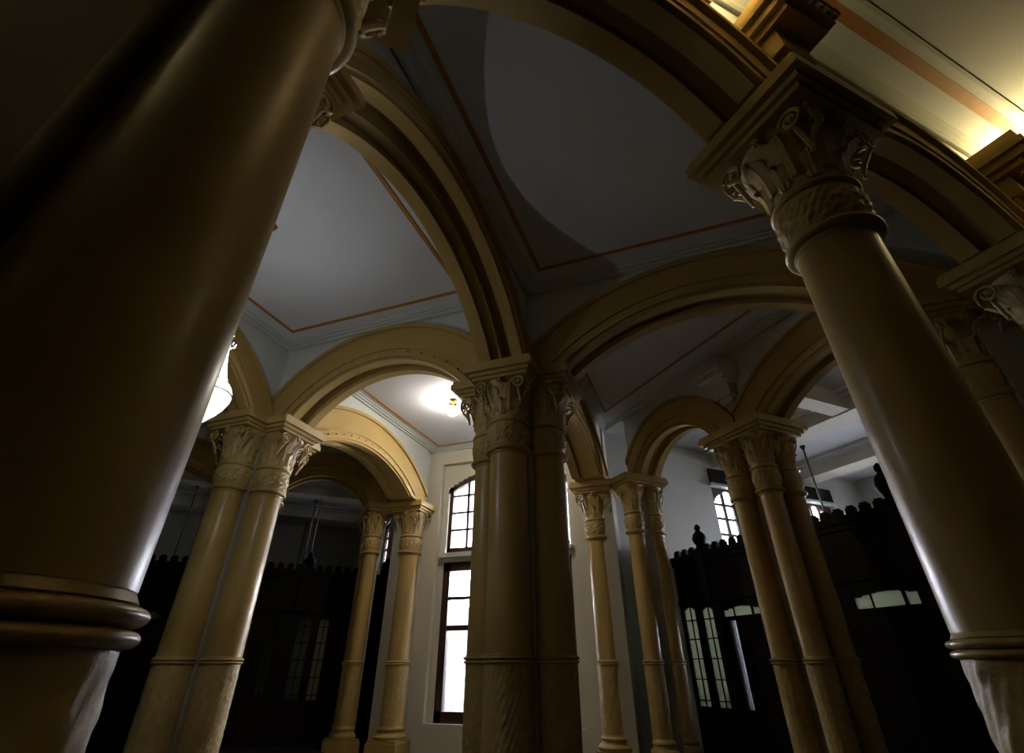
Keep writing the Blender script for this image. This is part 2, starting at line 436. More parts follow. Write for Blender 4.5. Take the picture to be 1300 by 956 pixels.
# outer shell of the side rooms and the hall
def window_side(mr):
    nm = 'left' if mr else 'right'
    A, B = DG(SW, 1.95), DG(SW, 5.0)
    if mr: A, B = MIR(B), MIR(A)
    L = 3.05
    wins = [(3.10, 3.52), (4.15, 4.55)] if not mr else [(3.10, 3.52)]
    def u_of(t): return (L - (t - 1.95)) if mr else (t - 1.95)
    holes = []
    for t0, t1 in wins:
        u0, u1 = sorted((u_of(t0), u_of(t1)))
        holes.append((u0, u1, 0.70, 1.355))
    wl, fr = holed_wall('wall_side_' + nm, A, B, 0.12, holes, 'white', 'white outer wall of the %s side room' % nm)
    n0 = 5 if mr else 3
    for i, (u0, u1, z0, z1) in enumerate(holes):
        um = (u0 + u1) / 2; hw = (u1 - u0) / 2
        b = MB(); zs = 1.10
        def bx(ua, ub, za, zb, va, vb, bb): bb.box(((ua + ub) / 2, (va + vb) / 2, (za + zb) / 2), ((ub - ua) / 2, (vb - va) / 2, (zb - za) / 2), fr)
        bx(u0, u0 + 0.045, z0, z1, 0.04, 0.08, b); bx(u1 - 0.045, u1, z0, z1, 0.04, 0.08, b); bx(u0, u1, z0, z0 + 0.04, 0.04, 0.08, b)
        n = 16
        for k in range(n):
            ua = u0 + 0.04 + (2 * hw - 0.08) * k / n; ub = u0 + 0.04 + (2 * hw - 0.08) * (k + 1) / n
            d = ((ua + ub) / 2 - um) / (hw - 0.04)
            za = 1.10 + 0.10 * (1 - d * d)
            bx(ua, ub, za, 1.235, 0.04, 0.08, b)
        w = b.build('window_%d' % (n0 + i), 'wframe')
        structure(w, 'arched window in the outer wall of the %s side room' % nm if i == 0 else 'second window further along the outer wall of the %s side room' % nm)
        s = MB(); bx(u0, u1, 1.235, z1, -0.015, 0.08, s); s.build('transom_board', 'wood', w)
        s = MB(); bx(u0 - 0.02, u1 + 0.02, 1.215, 1.235, -0.03, 0.03, s); s.build('ledge', 'white', w)
        ncol = 3; cw = (2 * hw - 0.09) / ncol
        for k in range(1, ncol):
            s = MB(); u = u0 + 0.045 + cw * k; bx(u - 0.013, u + 0.013, z0 + 0.04, 1.19, 0.05, 0.07, s); s.build('muntin', 'wframe', w)
        zr = [z0 + 0.04, 0.86, 0.98, 1.09, 1.20]
        for z in zr[1:4]:
            s = MB(); bx(u0 + 0.045, u1 - 0.045, z - 0.010, z + 0.010, 0.05, 0.07, s); s.build('muntin', 'wframe', w)
        for k in range(ncol):
            for q in range(4):
                s = MB(); u = u0 + 0.045 + cw * k; bx(u + 0.006, u + cw - 0.006, zr[q] + 0.003, zr[q + 1] - 0.003, 0.058, 0.061, s); s.build('pane', 'glass', w)
        portal(fr, u0, u1, 0.13, z0, 1.22, 1)
    # far wall, closing walls, ceiling beams
    pts = [(DG(SW - 0.1, 5.0), DG(2.9, 5.0))]
    for A, B in pts:
        if mr: A, B = MIR(A), MIR(B)
        LW = hypot(B[0] - A[0], B[1] - A[1])
        added_far_holes = [(0.40, 0.52, 0.15, 0.9)] if mr else [(0.35, 0.95, 0.10, 1.05)]  # added windows, unseen behind the screens, bring daylight into the side rooms
        if mr:
            A, B = B, A; added_far_holes = [(LW - h[1], LW - h[0], h[2], h[3]) for h in added_far_holes]
        fw, frF = holed_wall('wall_far_' + nm, A, B, 0.1, added_far_holes, 'white', 'far white wall of the %s side room' % nm)
        for i, (u0, u1, z0, z1) in enumerate(added_far_holes):
            b = MB()
            for ua, ub, za, zb in ((u0, u0 + 0.04, z0, z1), (u1 - 0.04, u1, z0, z1), (u0, u1, z0, z0 + 0.04), (u0, u1, z1 - 0.04, z1)):
                b.box(((ua + ub) / 2, 0.05, (za + zb) / 2), ((ub - ua) / 2, 0.02, (zb - za) / 2), frF)
            w = b.build('window_%d' % ((9 if mr else 7) + i), 'wframe'); structure(w, 'added unseen window in the far wall, lighting the %s side room' % nm)
            b = MB(); b.box(((u0 + u1) / 2, 0.05, (z0 + z1) / 2), ((u1 - u0) / 2 - 0.04, 0.002, (z1 - z0) / 2 - 0.04), frF); b.build('pane', 'glass', w)
            b = MB(); b.box(((u0 + u1) / 2, 0.05, (z0 + z1) / 2), (0.012, 0.012, (z1 - z0) / 2 - 0.04), frF); b.box(((u0 + u1) / 2, 0.05, 0.55), ((u1 - u0) / 2 - 0.04, 0.012, 0.012), frF); b.build('muntin', 'wframe', w)
            portal(frF, u0, u1, 0.12, z0, z1, 1)
    for t, z, w in ((3.28, 1.375, 0.10), (4.22, 1.375, 0.10)):
        A, B = DG(SW, t), DG(0.6, t)
        if mr: A, B = MIR(A), MIR(B)
        fr2, L2 = frame(A, B)
        b = MB(); b.box((L2 / 2, 0, (z + H) / 2), (L2 / 2, w, (H - z) / 2), fr2)
        bm = b.build('trim_beam_' + nm, 'wallcream'); structure(bm, 'white plastered ceiling beam across the %s side room, %s' % (nm, 'nearer one' if t < 4 else 'farther one'))
        b = MB()
        for v in (-1, 1):
            b.box((L2 / 2, v * (w + 0.02), H - 0.02), (L2 / 2, 0.02, 0.02), fr2); b.box((L2 / 2, v * (w + 0.045), H - 0.01), (L2 / 2, 0.045, 0.01), fr2)
        b.build('cornice', 'white', bm)
    A, B = DG(-1.78, TD + 0.1), DG(-1.78, 5.0)
    if mr: A, B = MIR(A), MIR(B)
    fr2, L2 = frame(A, B); b = MB(); b.box((L2 / 2, 0, 1.44), (L2 / 2, 0.06, 0.06), fr2)
    structure(b.build('trim_cross_beam_' + nm, 'wallcream'), 'shallow cross beam on the ceiling of the %s side room' % nm)
window_side(False); window_side(True)
for mr in (False, True):  # added unseen walls that stop hall lamps lighting the side rooms
    A, B = DG(-0.31, 2.0), DG(-0.31, 5.0)
    if mr: A, B = MIR(A), MIR(B)
    plain_wall('wall_between_' + ('left' if mr else 'right'), A, B, FL, H, 0.10 if not mr else -0.10, 'core', 'added wall keeping hall light out of the %s side room' % ('left' if mr else 'right'))
# hall end walls
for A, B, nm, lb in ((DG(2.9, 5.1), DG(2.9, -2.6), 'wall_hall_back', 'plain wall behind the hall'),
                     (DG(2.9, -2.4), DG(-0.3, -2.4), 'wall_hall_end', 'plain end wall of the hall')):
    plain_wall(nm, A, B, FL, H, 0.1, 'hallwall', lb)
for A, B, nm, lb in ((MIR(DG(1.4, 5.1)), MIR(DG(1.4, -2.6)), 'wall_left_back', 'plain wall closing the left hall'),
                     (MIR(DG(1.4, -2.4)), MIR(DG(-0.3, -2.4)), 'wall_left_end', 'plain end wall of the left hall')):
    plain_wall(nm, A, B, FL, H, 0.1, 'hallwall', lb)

# ---------------------------------------------------------------- cornices and ochre bands of each ceiling
def inset(poly, offs):
    """move every edge inwards by its own offset (poly counter-clockwise)"""
    n = len(poly); ls = []
    for i in range(n):
        x0, y0 = poly[i]; x1, y1 = poly[(i + 1) % n]
        L = hypot(x1 - x0, y1 - y0); nx, ny = -(y1 - y0) / L, (x1 - x0) / L
        ls.append((nx, ny, nx * x0 + ny * y0 + offs[i]))
    out = []
    for i in range(n):
        a, b = ls[i - 1], ls[i]; d = a[0] * b[1] - a[1] * b[0]
        out.append(((a[2] * b[1] - b[2] * a[1]) / d, (a[0] * b[2] - b[0] * a[2]) / d))
    return out
def ring(b, pa, pb, z0, z1):
    n = len(pa)
    for i in range(n):
        j = (i + 1) % n
        b.hexa([W(*pa[i], z0), W(*pa[j], z0), W(*pb[j], z0), W(*pb[i], z0), W(*pa[i], z1), W(*pa[j], z1), W(*pb[j], z1), W(*pb[i], z1)])
trim_n = [0]
def bay(poly, gold, label, gw=0.017, mirror=False, corn=0.05):
    if mirror: poly = [MIR(p) for p in poly][::-1]; gold = gold[::-1]; gold = gold[1:] + gold[:1]
    n = len(poly); trim_n[0] += 1
    b = MB()
    z0s = [0.0] * n
    ring(b, poly, inset(poly, [corn * 0.35] * n), H - 0.020, H + 0.002)
    ring(b, inset(poly, [corn * 0.3] * n), inset(poly, [corn * 0.75] * n), H - 0.012, H + 0.002)
    ring(b, inset(poly, [corn * 0.7] * n), inset(poly, [corn * 1.1] * n), H - 0.005, H + 0.002)
    o = b.build('trim_%d' % trim_n[0], 'white'); structure(o, 'moulded white cornice around the ' + label)
    b = MB(); ring(b, inset(poly, gold), inset(poly, [g + gw for g in gold]), H - 0.0035, H + 0.002)
    b.build('ochre_band', 'gold', o)
xl, xr = P1[0] + 0.08, P0[0] - 0.08
bay([(xl, 0.28), (xr, 0.28), (xr, 1.76), (xl, 1.76)], [0.12] * 4, 'ceiling bay with the chandelier')
bay([(xl, 1.92), (xr, 1.92), (xr, YW), (xl, YW)], [0.09] * 4, 'ceiling bay before the tall window')
sB = SD - 0.07
pB = [(-0.57, -0.57 - sB * Q2), (1.76 + sB * Q2, 1.76), (-0.57, 1.76)]
tC = TD - 0.075
pC = [(-0.57, 1.92), (tC * Q2 - 1.92, 1.92), (-0.57, tC * Q2 + 0.57)]
for mr in (False, True):
    bay(pB, [0.09, 0.13, 0.09], 'triangular ceiling bay beside the %s hall arcade' % ('left' if mr else 'right'), mirror=mr)
    bay(pC, [0.10, 0.17, 0.07], 'triangular ceiling bay before the %s side room' % ('left' if mr else 'right'), mirror=mr)
pH = [DG(-0.31, 4.95), DG(-0.31, -2.3), DG(2.8, -2.3), DG(2.8, 4.95)]
bay(pH, [0.093, 0.2, 0.2, 0.2], 'great hall ceiling', gw=0.032, corn=0.03)
b = MB(); ring(b, inset(pH, [0.150] * 4), inset(pH, [0.160] * 4), H - 0.008, H + 0.002)
structure(b.build('trim_20', 'white'), 'thin raised ceiling fillet beyond the ochre band of the hall')

# ---------------------------------------------------------------- columns (meshes shared)
Z = lambda z: (z - FL) * U                      # plan height -> metres above the floor
def relief(r, a, z, amp, na, nz, z0, z1):
    if z <= z0 or z >= z1: return r
    e = min(1, (z - z0) / 0.05, (z1 - z) / 0.05)
    w = sin(na * a + 2.0 * sin(nz * z)) * cos(nz * z + 1.3 * sin(na * 0.5 * a))
    w2 = sin(3 * na * a - nz * 1.7 * z) * 0.35
    return r + amp * e * (max(-0.4, w) + w2)
def column_meshes(rr, tagname):
    r = rr * U; d = {}
    def prof(name, pr, m, n=40, fn=None, smooth=True):
        b = MB(); b.lathe(pr, n, fn=fn); d[name] = b.mesh(name + tagname, m, smooth)
    # plinth and torus
    b = MB(); h = r * 1.45
    b.box((0, 0, 0.10), (h, h, 0.10)); b.box((0, 0, 0.225), (h * 0.93, h * 0.93, 0.025))
    b.lathe([(r * 1.35, 0.25), (r * 1.42, 0.28), (r * 1.42, 0.31), (r * 1.30, 0.345), (r * 1.16, 0.36), (r * 1.10, 0.40), (r * 1.2, 0.42), (r * 1.2, 0.45), (r * 1.08, 0.47), (r * 1.04, 0.50)], 40)
    d['base'] = b.mesh('base' + tagname, 'cream', True)
    z0, z1 = 0.50, Z(0.010); k = 56
    prof('carved_drum', [(r * 1.04, z0 + (z1 - z0) * i / k) for i in range(k + 1)], 'carved', 144, lambda q, a, z: relief(q, a, z, 0.006, 9, 26, z0, z1))
    zz = Z(-0.014)
    tor = []
    for (zc, h, R) in ((Z(0.0125), 0.017, 0.040), (Z(0.0235), 0.018, 0.044)):
        for i in range(9):
            t = -pi / 2 + pi * i / 8
            tor.append((r * 1.0 + R * (0.35 + 0.65 * cos(t)), zc + h * sin(t)))
        tor.append((r * 1.04, zc + h + 0.002))
    tor.append((r * 1.06, Z(0.030))); tor.append((r * 1.02, Z(0.035))); tor.append((r * 0.99, Z(0.040)))
    prof('base_ring', tor, 'cream', 48)
    sh = []
    for i in range(13):
        t = i / 12; z = Z(0.036) + (Z(0.688) - Z(0.036)) * t
        sh.append((r * (1.02 - 0.05 * t + 0.012 * sin(pi * t)), z))
    prof('shaft', sh, 'cream', 56)
    ra = r * 0.97
    ast = [(ra, Z(0.676)), (ra + 0.012, Z(0.679)), (ra + 0.014, Z(0.684))]
    for i in range(9):
        t = -pi / 2 + pi * i / 8; ast.append((ra + 0.016 + 0.05 * cos(t), Z(0.696) + 0.036 * sin(t)))
    ast += [(ra + 0.02, Z(0.709)), (ra + 0.012, Z(0.714))]
    prof('astragal', ast, 'cream', 48)
    z0n, z1n = Z(0.712), Z(0.802); k = 22
    prof('neck_band', [(ra + 0.02 + 0.03 * sin(pi * i / k), z0n + (z1n - z0n) * i / k) for i in range(k + 1)], 'carved', 176, lambda q, a, z: relief(q, a, z, 0.011, 11, 38, z0n, z1n))
    nr = [(ra + 0.01, Z(0.797))]
    for i in range(9):
        t = -pi / 2 + pi * i / 8; nr.append((ra + 0.022 + 0.036 * cos(t), Z(0.807) + 0.028 * sin(t)))
    nr.append((ra + 0.01, Z(0.818)))
    prof('neck_ring', nr, 'cream', 48)
    bell = []
    for i in range(13):
        t = i / 12; z = Z(0.812) + (Z(0.978) - Z(0.812)) * t
        bell.append((ra + 0.014 + 0.13 * t ** 2.2 * (rr / 0.073), z))
    prof('capital_bell', bell, 'carved', 48)
    # leaf: curved, ribbed, curling tip
    def leaf_mesh(w, zb, zt, out):
        b = MB(); ns, nw = 9, 6; vs = []
        for i in range(ns + 1):
            t = i / ns
            z = zb + (zt - zb) * min(1, t * 1.12) - (0.045 * max(0, t - 0.8) / 0.2)
            rad = ra + 0.020 + 0.13 * ((z - Z(0.812)) / (Z(0.978) - Z(0.812))) ** 2.2 * (rr / 0.073) + out * max(0, t - 0.45) ** 1.5 * 2.4
            ww = w * (0.55 + 0.6 * sin(pi * min(1, t * 0.95 + 0.05)) + 0.14 * sin(t * 20)) * (1 - 0.75 * max(0, t - 0.75) / 0.25)
            for j in range(nw + 1):
                s = j / nw * 2 - 1
                y = s * ww; x = sqrt(max(rad * rad - y * y, 0)) + 0.016 * (1 - abs(s)) + 0.004 * cos(s * 3 * pi)
                vs.append((x, y, z - 0.018 * abs(s) * t))
        fs = [(i * (nw + 1) + j, i * (nw + 1) + j + 1, (i + 1) * (nw + 1) + j + 1, (i + 1) * (nw + 1) + j) for i in range(ns) for j in range(nw)]
        b.add(vs, fs); return b
    lw = 0.078 * rr / 0.073
    d['leaf'] = leaf_mesh(lw, Z(0.845), Z(0.955), 0.055).mesh('leaf' + tagname, 'carved', True)
    d['low_leaf'] = leaf_mesh(lw * 0.8, Z(0.828), Z(0.90), 0.045).mesh('leaf_low' + tagname, 'carved', True)
    vb = MB(); R0 = 0.098 * rr / 0.073; pts = []; rads = []
    for i in range(27):
        t = i / 26; a = pi * 0.95 - t * 3.3 * pi; q = R0 * (1 - 0.78 * t)
        pts.append((0, q * cos(a), q * sin(a))); rads.append(0.018 * rr / 0.073 * (1 - 0.4 * t))
    vb.tube(pts, rads, 6)
    vb.tube([(0.02, 0, 0), (-0.05, 0, 0)], [0.020, 0.024], 8)
    kk = rr / 0.073
    vb.tube([(-0.13 * kk, 0, -0.30), (-0.10 * kk, 0, -0.20), (-0.04 * kk, 0, -0.12), (0, 0, -R0 * 0.9)], [0.012 * kk, 0.022 * kk, 0.022 * kk, 0.016 * kk], 6)
    d['volute'] = vb.mesh('volute' + tagname, 'carved', True)
    rb = MB()
    for k in range(6):
        a = 2 * pi * k / 6
        rb.tube([(0.01, 0, 0), (0.024, 0.03 * cos(a), 0.03 * sin(a)), (0.012, 0.052 * cos(a), 0.052 * sin(a))], [0.012, 0.018, 0.006], 6)
    rb.tube([(0.0, 0, 0), (0.035, 0, 0)], [0.018, 0.012], 8)
    d['rosette'] = rb.mesh('rosette' + tagname, 'carved', True)
    return d
def abacus_mesh(name, hx, hy):
    b = MB()
    for z0, z1, k in ((0.974, 0.990, -0.028), (0.988, 1.006, -0.016), (1.004, 1.030, 0.0), (1.029, 1.045, -0.006)):
        b.box((0, 0, (Z(z0) + Z(z1)) / 2), ((hx + k) * U, (hy + k) * U, (Z(z1) - Z(z0)) / 2))
    return b.mesh(name, 'cream')
CM = {'big': column_meshes(0.073, '_big'), 'slim': column_meshes(0.050, '_slim')}
AB = {'big': abacus_mesh('abacus_big', 0.145, 0.145)}
HOLD = {}
def ornaments(parent, d, rr, full, dirs=4):
    """leaves, volutes and rosettes round one capital"""
    out = []
    k = rr / 0.073
    for i in range(8):
        out.append(('leaf', d['leaf'], (0, 0, 0), pi / 8 * 0 + i * pi / 4 + pi / 8))
    for i in range(8):
        out.append(('leaf', d['low_leaf'], (0, 0, 0), i * pi / 4))
    for i in range(4):
        for sg in (-1, 1):
            a = i * pi / 2
            rad = 0.40 * k; off = sg * 0.285 * k
            out.append(('volute', d['volute'], (rad * cos(a) - off * sin(a), rad * sin(a) + off * cos(a), Z(0.940)), a))
    for i in range(4):
        a = i * pi / 2
        out.append(('rosette', d['rosette'], (0.40 * k * cos(a), 0.40 * k * sin(a), Z(0.962)), a))
    return out
joined = {}
def joined_capital(kind, rr):
    if kind in joined: return joined[kind]
    d = CM[kind]; b = MB()
    for nm, me, loc, a in ornaments(None, d, rr, True):
        vs = []
        for v in me.vertices:
            x, y, z = v.co
            vs.append((loc[0] + x * cos(a) - y * sin(a), loc[1] + x * sin(a) + y * cos(a), loc[2] + z))
        b.add(vs, [tuple(p.vertices) for p in me.polygons])
    joined[kind] = b.mesh('capital_foliage_' + kind, 'carved', True)
    return joined[kind]
def add_column(root, off, kind, detail, abacus=True, rz=0.0):
    """a column as part shaft > sub-parts under root (cluster)"""
    d = CM[kind]; rr = 0.073 if kind == 'big' else 0.050
    sh = link('shaft', d['shaft'], root, loc=(off[0] * U, off[1] * U, 0), rz=rz)
    for nm in ('base', 'carved_drum', 'base_ring', 'astragal', 'neck_band', 'neck_ring', 'capital_bell'):
        link(nm, d[nm], sh, loc=(0, 0, 0))
    if detail:
        for nm, me, loc, a in ornaments(sh, d, rr, True): link(nm, me, sh, loc=loc, rz=a)
    else:
        link('capital_foliage', joined_capital(kind, rr), sh, loc=(0, 0, 0))
    if abacus: link('abacus', AB[kind], sh, loc=(0, 0, 0))
    return sh
def single_column(pos, rz, label):
    d = CM['big']
    root = thing('column', label, 'column', (pos[0] * U, pos[1] * U, 0), rz, 'single columns of the hall arcade')
    for nm in ('base', 'carved_drum', 'base_ring', 'shaft', 'astragal', 'neck_band', 'neck_ring'):
        link(nm, d[nm], root, loc=(0, 0, 0))
    cap = link('capital', d['capital_bell'], root, loc=(0, 0, 0))
    for nm, me, loc, a in ornaments(cap, d, 0.073, True): link(nm, me, cap, loc=loc, rz=a)
    link('abacus', AB['hall'], root, loc=(0, 0, 0))
    return root
AB['hall'] = abacus_mesh('abacus_hall', 0.158, 0.158)
single_column(R_, pi / 4, 'cream column with carved capital, front right, leaning towards the lit ceiling')
single_column(L_, pi / 4, 'huge dark cream column filling the left foreground')
single_column(Q_, pi / 4, 'cream column at the right edge, mostly hidden behind the front right column')
CORE_TOP = ZS - 0.004
def core(root, polys):
    b = MB()
    for (x0, x1, y0, y1) in polys:
        b.box(((x0 + x1) / 2 * U, (y0 + y1) / 2 * U, (Z(CORE_TOP)) / 2), ((x1 - x0) / 2 * U, (y1 - y0) / 2 * U, Z(CORE_TOP) / 2))
    return b.build_local('core', 'core', root) if hasattr(b, 'build_local') else link('core', b.mesh('core', 'core'), root, loc=(0, 0, 0))
OFF = 0.115
def cluster(pos, sides, label, detail=True, core_boxes=((-0.085, 0.085, -0.085, 0.085),)):
    root = thing('clustered_pier', label, 'pier', (pos[0] * U, pos[1] * U, 0), 0, 'clustered piers of the arcades')
    core(root, core_boxes)
    D = {'f': (0, -OFF), 'b': (0, OFF), 'l': (-OFF, 0), 'r': (OFF, 0)}
    for k in sides: add_column(root, D[k], 'big', detail)
    return root
cluster(P0, 'flrb', 'thick clustered pier of cream columns standing in the centre')
cluster(P1, 'frbl', 'pair of golden lit cream columns on a pier beside the chandelier')
cluster(LP, 'bl', 'hidden pier behind the huge left column carrying the tall near arch', True, ((-0.09, 0.09, -0.09, 0.09), (0.0, 0.19, -0.10, 0.05)))
cluster((1.045, 1.84), 'lb', 'pier behind the front right column carrying the wide cross arch', False, ((-0.09, 0.09, -0.09, 0.09),))
def slim_pier(name, label, mr, cols, ab, cb):
    """pier of slender columns in the diagonal frame ; cols and abacus in (s, t)"""
    cs, ct, hs, ht = ab
    c = DG(cs, ct)
    if mr: c = MIR(c)
    root = thing(name, label, 'pier', (c[0] * U, c[1] * U, 0), 0, 'piers of slender columns')
    for s, t in cols:
        p = DG(s, t)
        if mr: p = MIR(p)
        add_column(root, (p[0] - c[0], p[1] - c[1]), 'slim', False, abacus=False)
    # abacus rotated by 45 degrees
    key = 'ab%.3f%.3f' % (hs, ht)
    if key not in AB: AB[key] = abacus_mesh('abacus_wide', hs, ht)
    link('abacus', AB[key], root, loc=(0, 0, 0), rz=-pi / 4 if not mr else pi / 4 + pi)
    b = MB(); b.box((0, 0, Z(CORE_TOP) / 2), (cb[0] * U, cb[1] * U, Z(CORE_TOP) / 2))
    link('core', b.mesh('core', 'core'), root, loc=(0, 0, 0), rz=-pi / 4 if not mr else pi / 4 + pi)
    return root
for mr in (False, True):
    sd = 'left' if mr else 'right'
    slim_pier('slender_pier', 'group of four slender columns under one capital, before the %s timber screen' % sd, mr,
              [(-1.786, 2.095), (-1.626, 2.095), (-1.786, 2.245), (-1.626, 2.245)], (-1.706, 2.17, 0.205, 0.172), (0.05, 0.05))
    slim_pier('slender_pier', 'pair of slender columns at the end of the window wall, %s of the window' % sd, mr,
              [(-2.60, 2.04), (-2.60, 2.19)], (-2.62, 2.115, 0.11, 0.17), (0.045, 0.06))
    # grid column before the window wall
    p = P2 if not mr else P3
    root = thing('engaged_column', 'single cream column against the white wall just %s of the tall window' % sd, 'column', (p[0] * U, p[1] * U, 0), 0, 'columns flanking the window')
    add_column(root, (0, 0), 'big', False)
    sg = -1 if mr else 1
    x0, x1 = sorted((sg * 0.02, sg * 0.12)); core(root, ((x0, x1, -0.06, 0.09),))

# ---------------------------------------------------------------- corbels above the arcades
def corbel(c, rz, label, paint='arch'):
    root = thing('corbel', label, 'corbel', (c[0] * U, c[1] * U, 0), rz, 'moulded corbels under the ceilings')
    b = MB(); w = 0.10
    b.box((0, 0.018 * U, (Z(1.22) + Z(1.30)) / 2), (0.055 * U, 0.028 * U, (Z(1.30) - Z(1.22)) / 2))
    b.box((0, 0.008 * U, (Z(1.19) + Z(1.225)) / 2), (0.04 * U, 0.018 * U, (Z(1.225) - Z(1.19)) / 2))
    link('bracket', b.mesh('bracket', paint), root, loc=(0, 0, 0))
    b = MB()
    for z0, z1, hx, y in ((1.295, 1.32, 0.07, 0.095), (1.318, 1.35, 0.085, 0.115), (1.348, 1.372, 0.098, 0.13), (1.37, 1.41, 0.092, 0.12)):
        b.box((0, (y / 2 - 0.01) * U, (Z(z0) + Z(z1)) / 2), (hx * U, (y / 2 + 0.01) * U, (Z(z1) - Z(z0)) / 2))
    link('corbel_head', b.mesh('corbel_head', paint), root, loc=(0, 0, 0))
    dm = MB(); dm.box((0, 0, 0), (0.006 * U, 0.008 * U, 0.010 * U)); me = dm.mesh('dentil', paint)
    for k in range(7):
        link('dentil', me, root, loc=((-0.075 + 0.025 * k) * U, 0.118 * U, Z(1.334)))
    return root
corbel(DG(-0.31, 0.88), -3 * pi / 4, 'dark corbel with dentils above the front right column')
corbel(DG(-0.31, 1.90), -3 * pi / 4, 'corbel at the right edge beside the glowing ceiling')
corbel(DG(-1.706, 2.085), 3 * pi / 4 + pi / 2 - pi / 2, 'pale corbel above the slender columns of the right side room', 'white')

# ---------------------------------------------------------------- lamps
def chandelier():
    x, y = -1.412, 0.99
    root = thing('chandelier', 'glowing crystal basket chandelier hanging beside the huge left column', 'chandelier', (x * U, y * U, EYE + 0.63 * U))
    z = lambda zz: (zz - 0.63) * U
    b = MB(); b.tube([(0, 0, z(0.965)), (0, 0, z(1.49))], 0.008, 8); link('chain_rod', b.mesh('chain_rod', 'brass', True), root, loc=(0, 0, 0))
    b = MB(); b.lathe([(0.0, z(1.5)), (0.08, z(1.498)), (0.06, z(1.485)), (0.02, z(1.475)), (0.008, z(1.47))], 20); link('ceiling_rose', b.mesh('ceiling_rose', 'brass', True), root, loc=(0, 0, 0))
    b = MB(); b.lathe([(0.0, z(0.985)), (0.03, z(0.975)), (0.05, z(0.962)), (0.03, z(0.953)), (0.06, z(0.94)), (0.062, z(0.932)), (0.03, z(0.925))], 20)
    link('crown', b.mesh('crown', 'brass', True), root, loc=(0, 0, 0))
    dr = MB(); dr.lathe([(0.0, 0.05), (0.016, 0.015), (0.02, -0.01), (0.0, -0.05)], 6); dme = dr.mesh('crystal_drop', 'drop')
    for k in range(10):
        a = 2 * pi * k / 10; link('crystal_drop', dme, root, loc=(0.085 * cos(a), 0.085 * sin(a), z(0.93)))
    # strands of the tent and the basket: bead strings (uncountable)
    R = 0.064 * U
    b = MB()
    n = 44
    for k in range(n):
        a = 2 * pi * k / n; pts = []
        for i in range(13):
            t = i / 12; q = 0.032 + (R * 0.62 - 0.032) * (t ** 1.6); pts.append((q * cos(a), q * sin(a), z(0.925 - 0.145 * t)))
        b.tube(pts, [0.008 + 0.003 * (i % 2) for i in range(13)], 5)
    o = link('crystal_tent', b.mesh('crystal_tent', 'crystal', True), root, loc=(0, 0, 0)); o['kind'] = 'stuff'
    b = MB()
    for k in range(n):
        a = 2 * pi * k / n; pts = []
        for i in range(13):
            t = i / 12; q = R * (0.64 + 0.36 * sin(t / 0.3 * pi / 2)) if t < 0.3 else R * (1 - ((t - 0.3) / 0.7) ** 1.7 * 0.97); pts.append((q * cos(a), q * sin(a), z(0.778 - 0.143 * t)))
        b.tube(pts, [0.014 + 0.004 * (i % 2) for i in range(13)], 5)
    o = link('crystal_basket', b.mesh('crystal_basket', 'crystal', True), root, loc=(0, 0, 0)); o['kind'] = 'stuff'
    for zz, nm, hk in ((0.780, 'upper_hoop', 0.64), (0.736, 'lower_hoop', 1.0)):
        Rh = R * hk; b = MB(); b.lathe([(Rh + 0.012, z(zz) - 0.010), (Rh + 0.024, z(zz)), (Rh + 0.012, z(zz) + 0.010), (Rh - 0.006, z(zz)), (Rh + 0.012, z(zz) - 0.010)], 48)
        link(nm, b.mesh(nm, 'iron', True), root, loc=(0, 0, 0))
    bm = MB(); bm.lathe([(0.0, 0.06), (0.016, 0.05), (0.024, 0.02), (0.02, -0.02), (0.012, -0.04), (0.0, -0.04)], 10); bme = bm.mesh('bulb', 'crystal', True)
    for k in range(6):
        a = 2 * pi * k / 6; link('bulb', bme, root, loc=(0.11 * cos(a), 0.11 * sin(a), z(0.74)))
    b = MB(); b.lathe([(0.0, z(1.108)), (0.012, z(1.104)), (0.02, z(1.085)), (0.018, z(1.066)), (0.008, z(1.058)), (0.0, z(1.056))], 12)  # added bulb hidden on the rod, brightens the chandelier bay ceiling
    link('added_upper_bulb', b.mesh('added_upper_bulb', 'crystal', True), root, loc=(0, 0, 0))
    for nm, zz, watts in (('chandelier_light', 0.785, CHANDELIER_W), ('added_upper_light', 1.082, ADDED_UPPER_W)):
        l = bpy.data.lights.new(nm, 'POINT'); l.energy = watts; l.color = (0.93, 0.99, 1.0); l.shadow_soft_size = 0.02
        lo = bpy.data.objects.new(nm, l); COL.objects.link(lo); lo.parent = root; lo.location = (0, 0, z(zz))
chandelier()
def globe_lamp():
    x, y = AX - 0.05, 2.665
    root = thing('ceiling_lamp', 'white opal globe lamp with brass cap on the ceiling before the window', 'lamp', (x * U, y * U, EYE + H * U))
    b = MB(); b.lathe([(0.0, 0.0), (0.10, -0.002), (0.105, -0.02), (0.075, -0.05), (0.07, -0.085), (0.085, -0.09), (0.085, -0.10), (0.0, -0.10)], 28)
    link('brass_cap', b.mesh('brass_cap', 'brass', True), root, loc=(0, 0, -0.10))
    b = MB(); b.lathe([(0.0, 0.0), (0.07, -0.002), (0.06, -0.02), (0.02, -0.035), (0.016, -0.11)], 20); link('stem', b.mesh('stem', 'brass', True), root, loc=(0, 0, 0))
    b = MB(); pr = [(0.078, -0.095)]
    for i in range(13):
        t = i / 12 * pi * 0.86 + pi * 0.14; pr.append((0.135 * sin(t), -0.195 + 0.125 * cos(t)))
    b.lathe(pr, 28); link('opal_globe', b.mesh('opal_globe', 'opal', True), root, loc=(0, 0, -0.10))
globe_lamp()
